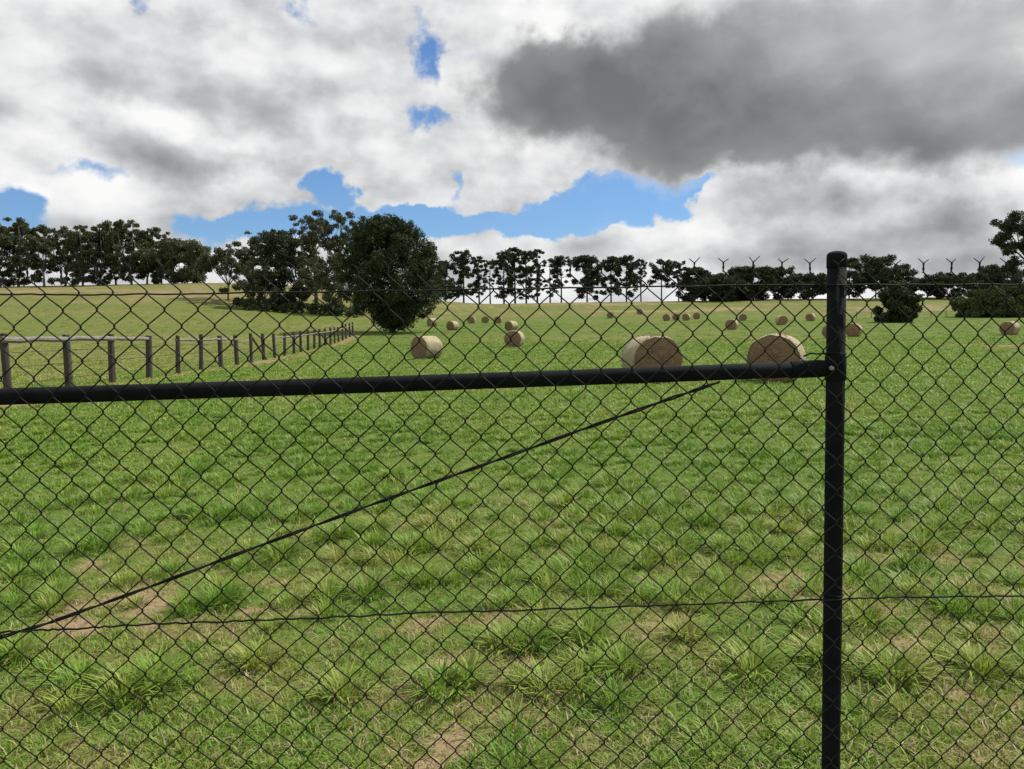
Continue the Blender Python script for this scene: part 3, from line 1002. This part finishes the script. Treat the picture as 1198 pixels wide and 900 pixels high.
# gentle turbulence of the outline
wn = N(nt, 'ShaderNodeTexNoise', ins={'Vector': PV, 'Scale': 9.0, 'Detail': 5.0, 'Roughness': .6})
wv = N(nt, 'ShaderNodeVectorMath', operation='SUBTRACT', ins={0: wn.outputs['Color'], 1: (.5, .5, .5)}).outputs[0]
wv = N(nt, 'ShaderNodeVectorMath', operation='MULTIPLY', ins={0: wv, 1: (.16, .11, 0)}).outputs[0]
PW = N(nt, 'ShaderNodeVectorMath', operation='ADD', ins={0: PV, 1: wv}).outputs[0]


def blob(px, py, rx, ry, wt, acc, vec=PW, inner=0.0):
    d0 = ray(px, py).normalized()
    a0 = math.atan2(d0.x, d0.y); e0 = math.asin(d0.z)
    v = N(nt, 'ShaderNodeVectorMath', operation='SUBTRACT', ins={0: vec, 1: (a0, e0, 0)}).outputs[0]
    v = N(nt, 'ShaderNodeVectorMath', operation='MULTIPLY', ins={0: v, 1: (F / rx, F / ry, 1)}).outputs[0]
    l = N(nt, 'ShaderNodeVectorMath', operation='LENGTH', ins={0: v}).outputs['Value']
    m_ = N(nt, 'ShaderNodeMapRange', interpolation_type='SMOOTHSTEP', ins={0: l, 1: 1.35, 2: inner, 3: 0.0, 4: wt})
    return mth('ADD', acc, m_.outputs[0])


SV = N(nt, 'ShaderNodeVectorMath', operation='MULTIPLY', ins={0: PV, 1: (1, 1.5, 1)}).outputs[0]
def cloud_noise(off, scale, detail, rough=.5, dist=.2):
    v = N(nt, 'ShaderNodeVectorMath', operation='ADD', ins={0: SV, 1: off}).outputs[0]
    return noise(nt, v, scale, detail, rough, dist)
O = (3.1, 1.7, .4); OS = (3.1 + .016, 1.7 + .034, .4)
n1 = cloud_noise(O, 8.5, 9, .56)                 # outline
p0, p1 = cloud_noise((5.2, 2.9, 1.4), 6.5, 7, .50, 0), cloud_noise((5.2 + .016, 2.9 + .036, 1.4), 6.5, 7, .50, 0)   # puffs and their relief towards the sun
q0_, q1_ = cloud_noise(O, 3.2, 3), cloud_noise((3.1 + .03, 1.7 + .07, .4), 3.2, 3)
# white cumulus layer with blue openings
cov = mth('MULTIPLY_ADD', n1, 1.7, -.85 + .42)
for b_ in [(15, 240, 60, 20, -.95), (310, 268, 105, 20, -1.15), (228, 246, 34, 20, -.7), (400, 226, 26, 32, -.9), (496, 46, 22, 40, -.62),
           (507, 140, 30, 26, -.72), (528, 208, 16, 36, -.9), (560, 266, 190, 20, -1.25), (668, 250, 80, 40, -1.2), (735, 232, 95, 38, -1.2),
           (820, 218, 50, 14, -.95), (795, 246, 30, 12, -.6), (100, 205, 40, 14, -.45), (170, 4, 22, 12, -.55), (350, 2, 60, 12, -.42), (470, 268, 60, 22, -.8), (515, 95, 10, 60, -.25),
           (598, 202, 62, 46, .85), (462, 198, 56, 56, .95), (300, 150, 300, 75, .5), (880, 110, 330, 90, .9), (120, 240, 80, 22, .5), (150, 100, 200, 110, .4),
           (980, 270, 260, 60, .8), (620, 315, 220, 24, .5), (250, 330, 120, 40, .4), (880, 240, 120, 30, .5)]:
    cov = blob(*b_, cov)
mask = N(nt, 'ShaderNodeMapRange', interpolation_type='SMOOTHSTEP', ins={0: cov, 1: -.13, 2: .33, 3: 0., 4: 1.}).outputs[0]
br = mth('MULTIPLY_ADD', mth('SUBTRACT', p1, p0), -1.6, mth('MULTIPLY_ADD', p0, -.40, .99))
br = mth('MULTIPLY_ADD', mth('SUBTRACT', q1_, q0_), -.55, br)
for b_ in [(300, 115, 170, 42, -.22), (90, 95, 110, 26, -.14), (180, 50, 120, 30, -.10), (220, 178, 170, 30, -.24), (200, 140, 60, 22, .12), (20, 120, 70, 70, .06), (310, 165, 40, 18, .10), (330, 200, 130, 26, -.10), (190, 215, 90, 20, -.06),
           (880, 290, 130, 34, -.22), (1070, 285, 170, 44, -.24), (1000, 240, 120, 24, -.12), (1100, 224, 110, 26, .16), (955, 225, 40, 18, .1), (450, 175, 50, 50, .06), (95, 228, 90, 20, .10),
           (20, 130, 80, 80, .06), (600, 225, 60, 26, -.10), (480, 232, 50, 18, -.08), (590, 20, 80, 40, .06)]:
    br = blob(*b_, br)
rp = N(nt, 'ShaderNodeValToRGB', ins={0: br})
cr = rp.color_ramp
cr.elements[0].position = .10; cr.elements[0].color = (.20, .212, .228, 1)
cr.elements[1].position = 1.0; cr.elements[1].color = (1.0, 1.0, .99, 1)
for pz, c in ((.35, (.31, .322, .335)), (.60, (.53, .542, .553)), (.82, (.83, .84, .845))):
    e = cr.elements.new(pz); e.color = (*c, 1)
# low dark cloud drifting in front of it
c2 = mth('MULTIPLY_ADD', n1, 2.2, -1.1 - .62)
for b_ in [(700, 110, 170, 88, 1.15), (870, 112, 260, 98, 1.1), (1090, 100, 280, 110, 1.1), (1000, 10, 280, 70, .6), (800, 184, 150, 34, .5), (1190, 150, 120, 60, .5), (615, 105, 80, 56, .8), (640, 70, 80, 40, .4),
           (680, 5, 80, 30, -.5), (1000, 225, 240, 16, -.5)]:
    c2 = blob(*b_, c2)
mask2 = N(nt, 'ShaderNodeMapRange', interpolation_type='SMOOTHSTEP', ins={0: c2, 1: -.45, 2: .75, 3: 0., 4: .97}).outputs[0]
b2 = mth('MULTIPLY_ADD', mth('SUBTRACT', q1_, q0_), -.8, mth('MULTIPLY_ADD', p0, .55, mth('MULTIPLY_ADD', q0_, .5, -.10)))
b2 = mth('MULTIPLY_ADD', mth('SUBTRACT', p1, p0), -.35, b2)
for b_ in [(690, 115, 170, 80, -.30), (820, 160, 200, 50, -.22), (1080, 45, 260, 80, .26), (880, 30, 180, 50, .14), (1050, 155, 170, 40, -.08), (960, 150, 50, 26, .05)]:
    b2 = blob(*b_, b2)
r2 = N(nt, 'ShaderNodeValToRGB', ins={0: b2})
cr = r2.color_ramp
cr.elements[0].position = .05; cr.elements[0].color = (.165, .172, .182, 1)
cr.elements[1].position = .95; cr.elements[1].color = (.66, .67, .675, 1)
e = cr.elements.new(.45); e.color = (.31, .318, .325, 1)
STR = .11
cl = N(nt, 'ShaderNodeVectorMath', operation='SCALE', ins={0: mixc(nt, mask2, rp.outputs[0], r2.outputs[0]), 'Scale': .97 / STR / 2 ** EXPOSURE}).outputs[0]
blue = mixc(nt, 1.0, sky.outputs[0], (.50, .66, .85), 'MULTIPLY')
nt.links.new(mixc(nt, mth('MAXIMUM', mask, mask2), blue, cl), bg.inputs[0])
bg.inputs[1].default_value = STR

sd = bpy.data.lights.new('sun', 'SUN'); sd.energy = 4.4; sd.angle = R(.6); sd.color = (1, .95, .87)
so = bpy.data.objects.new('sun', sd); COL.objects.link(so)
dirv = Vector((math.sin(R(SUN_AZ)) * math.cos(R(SUN_EL)), math.cos(R(SUN_AZ)) * math.cos(R(SUN_EL)), math.sin(R(SUN_EL))))
so.rotation_euler = dirv.to_track_quat('Z', 'Y').to_euler()

S.view_settings.view_transform = 'Standard'
S.view_settings.look = 'None'
S.view_settings.exposure = EXPOSURE
S.view_settings.gamma = 1
S.render.engine = 'CYCLES'
S.cycles.max_bounces = 6
S.cycles.transparent_max_bounces = 8
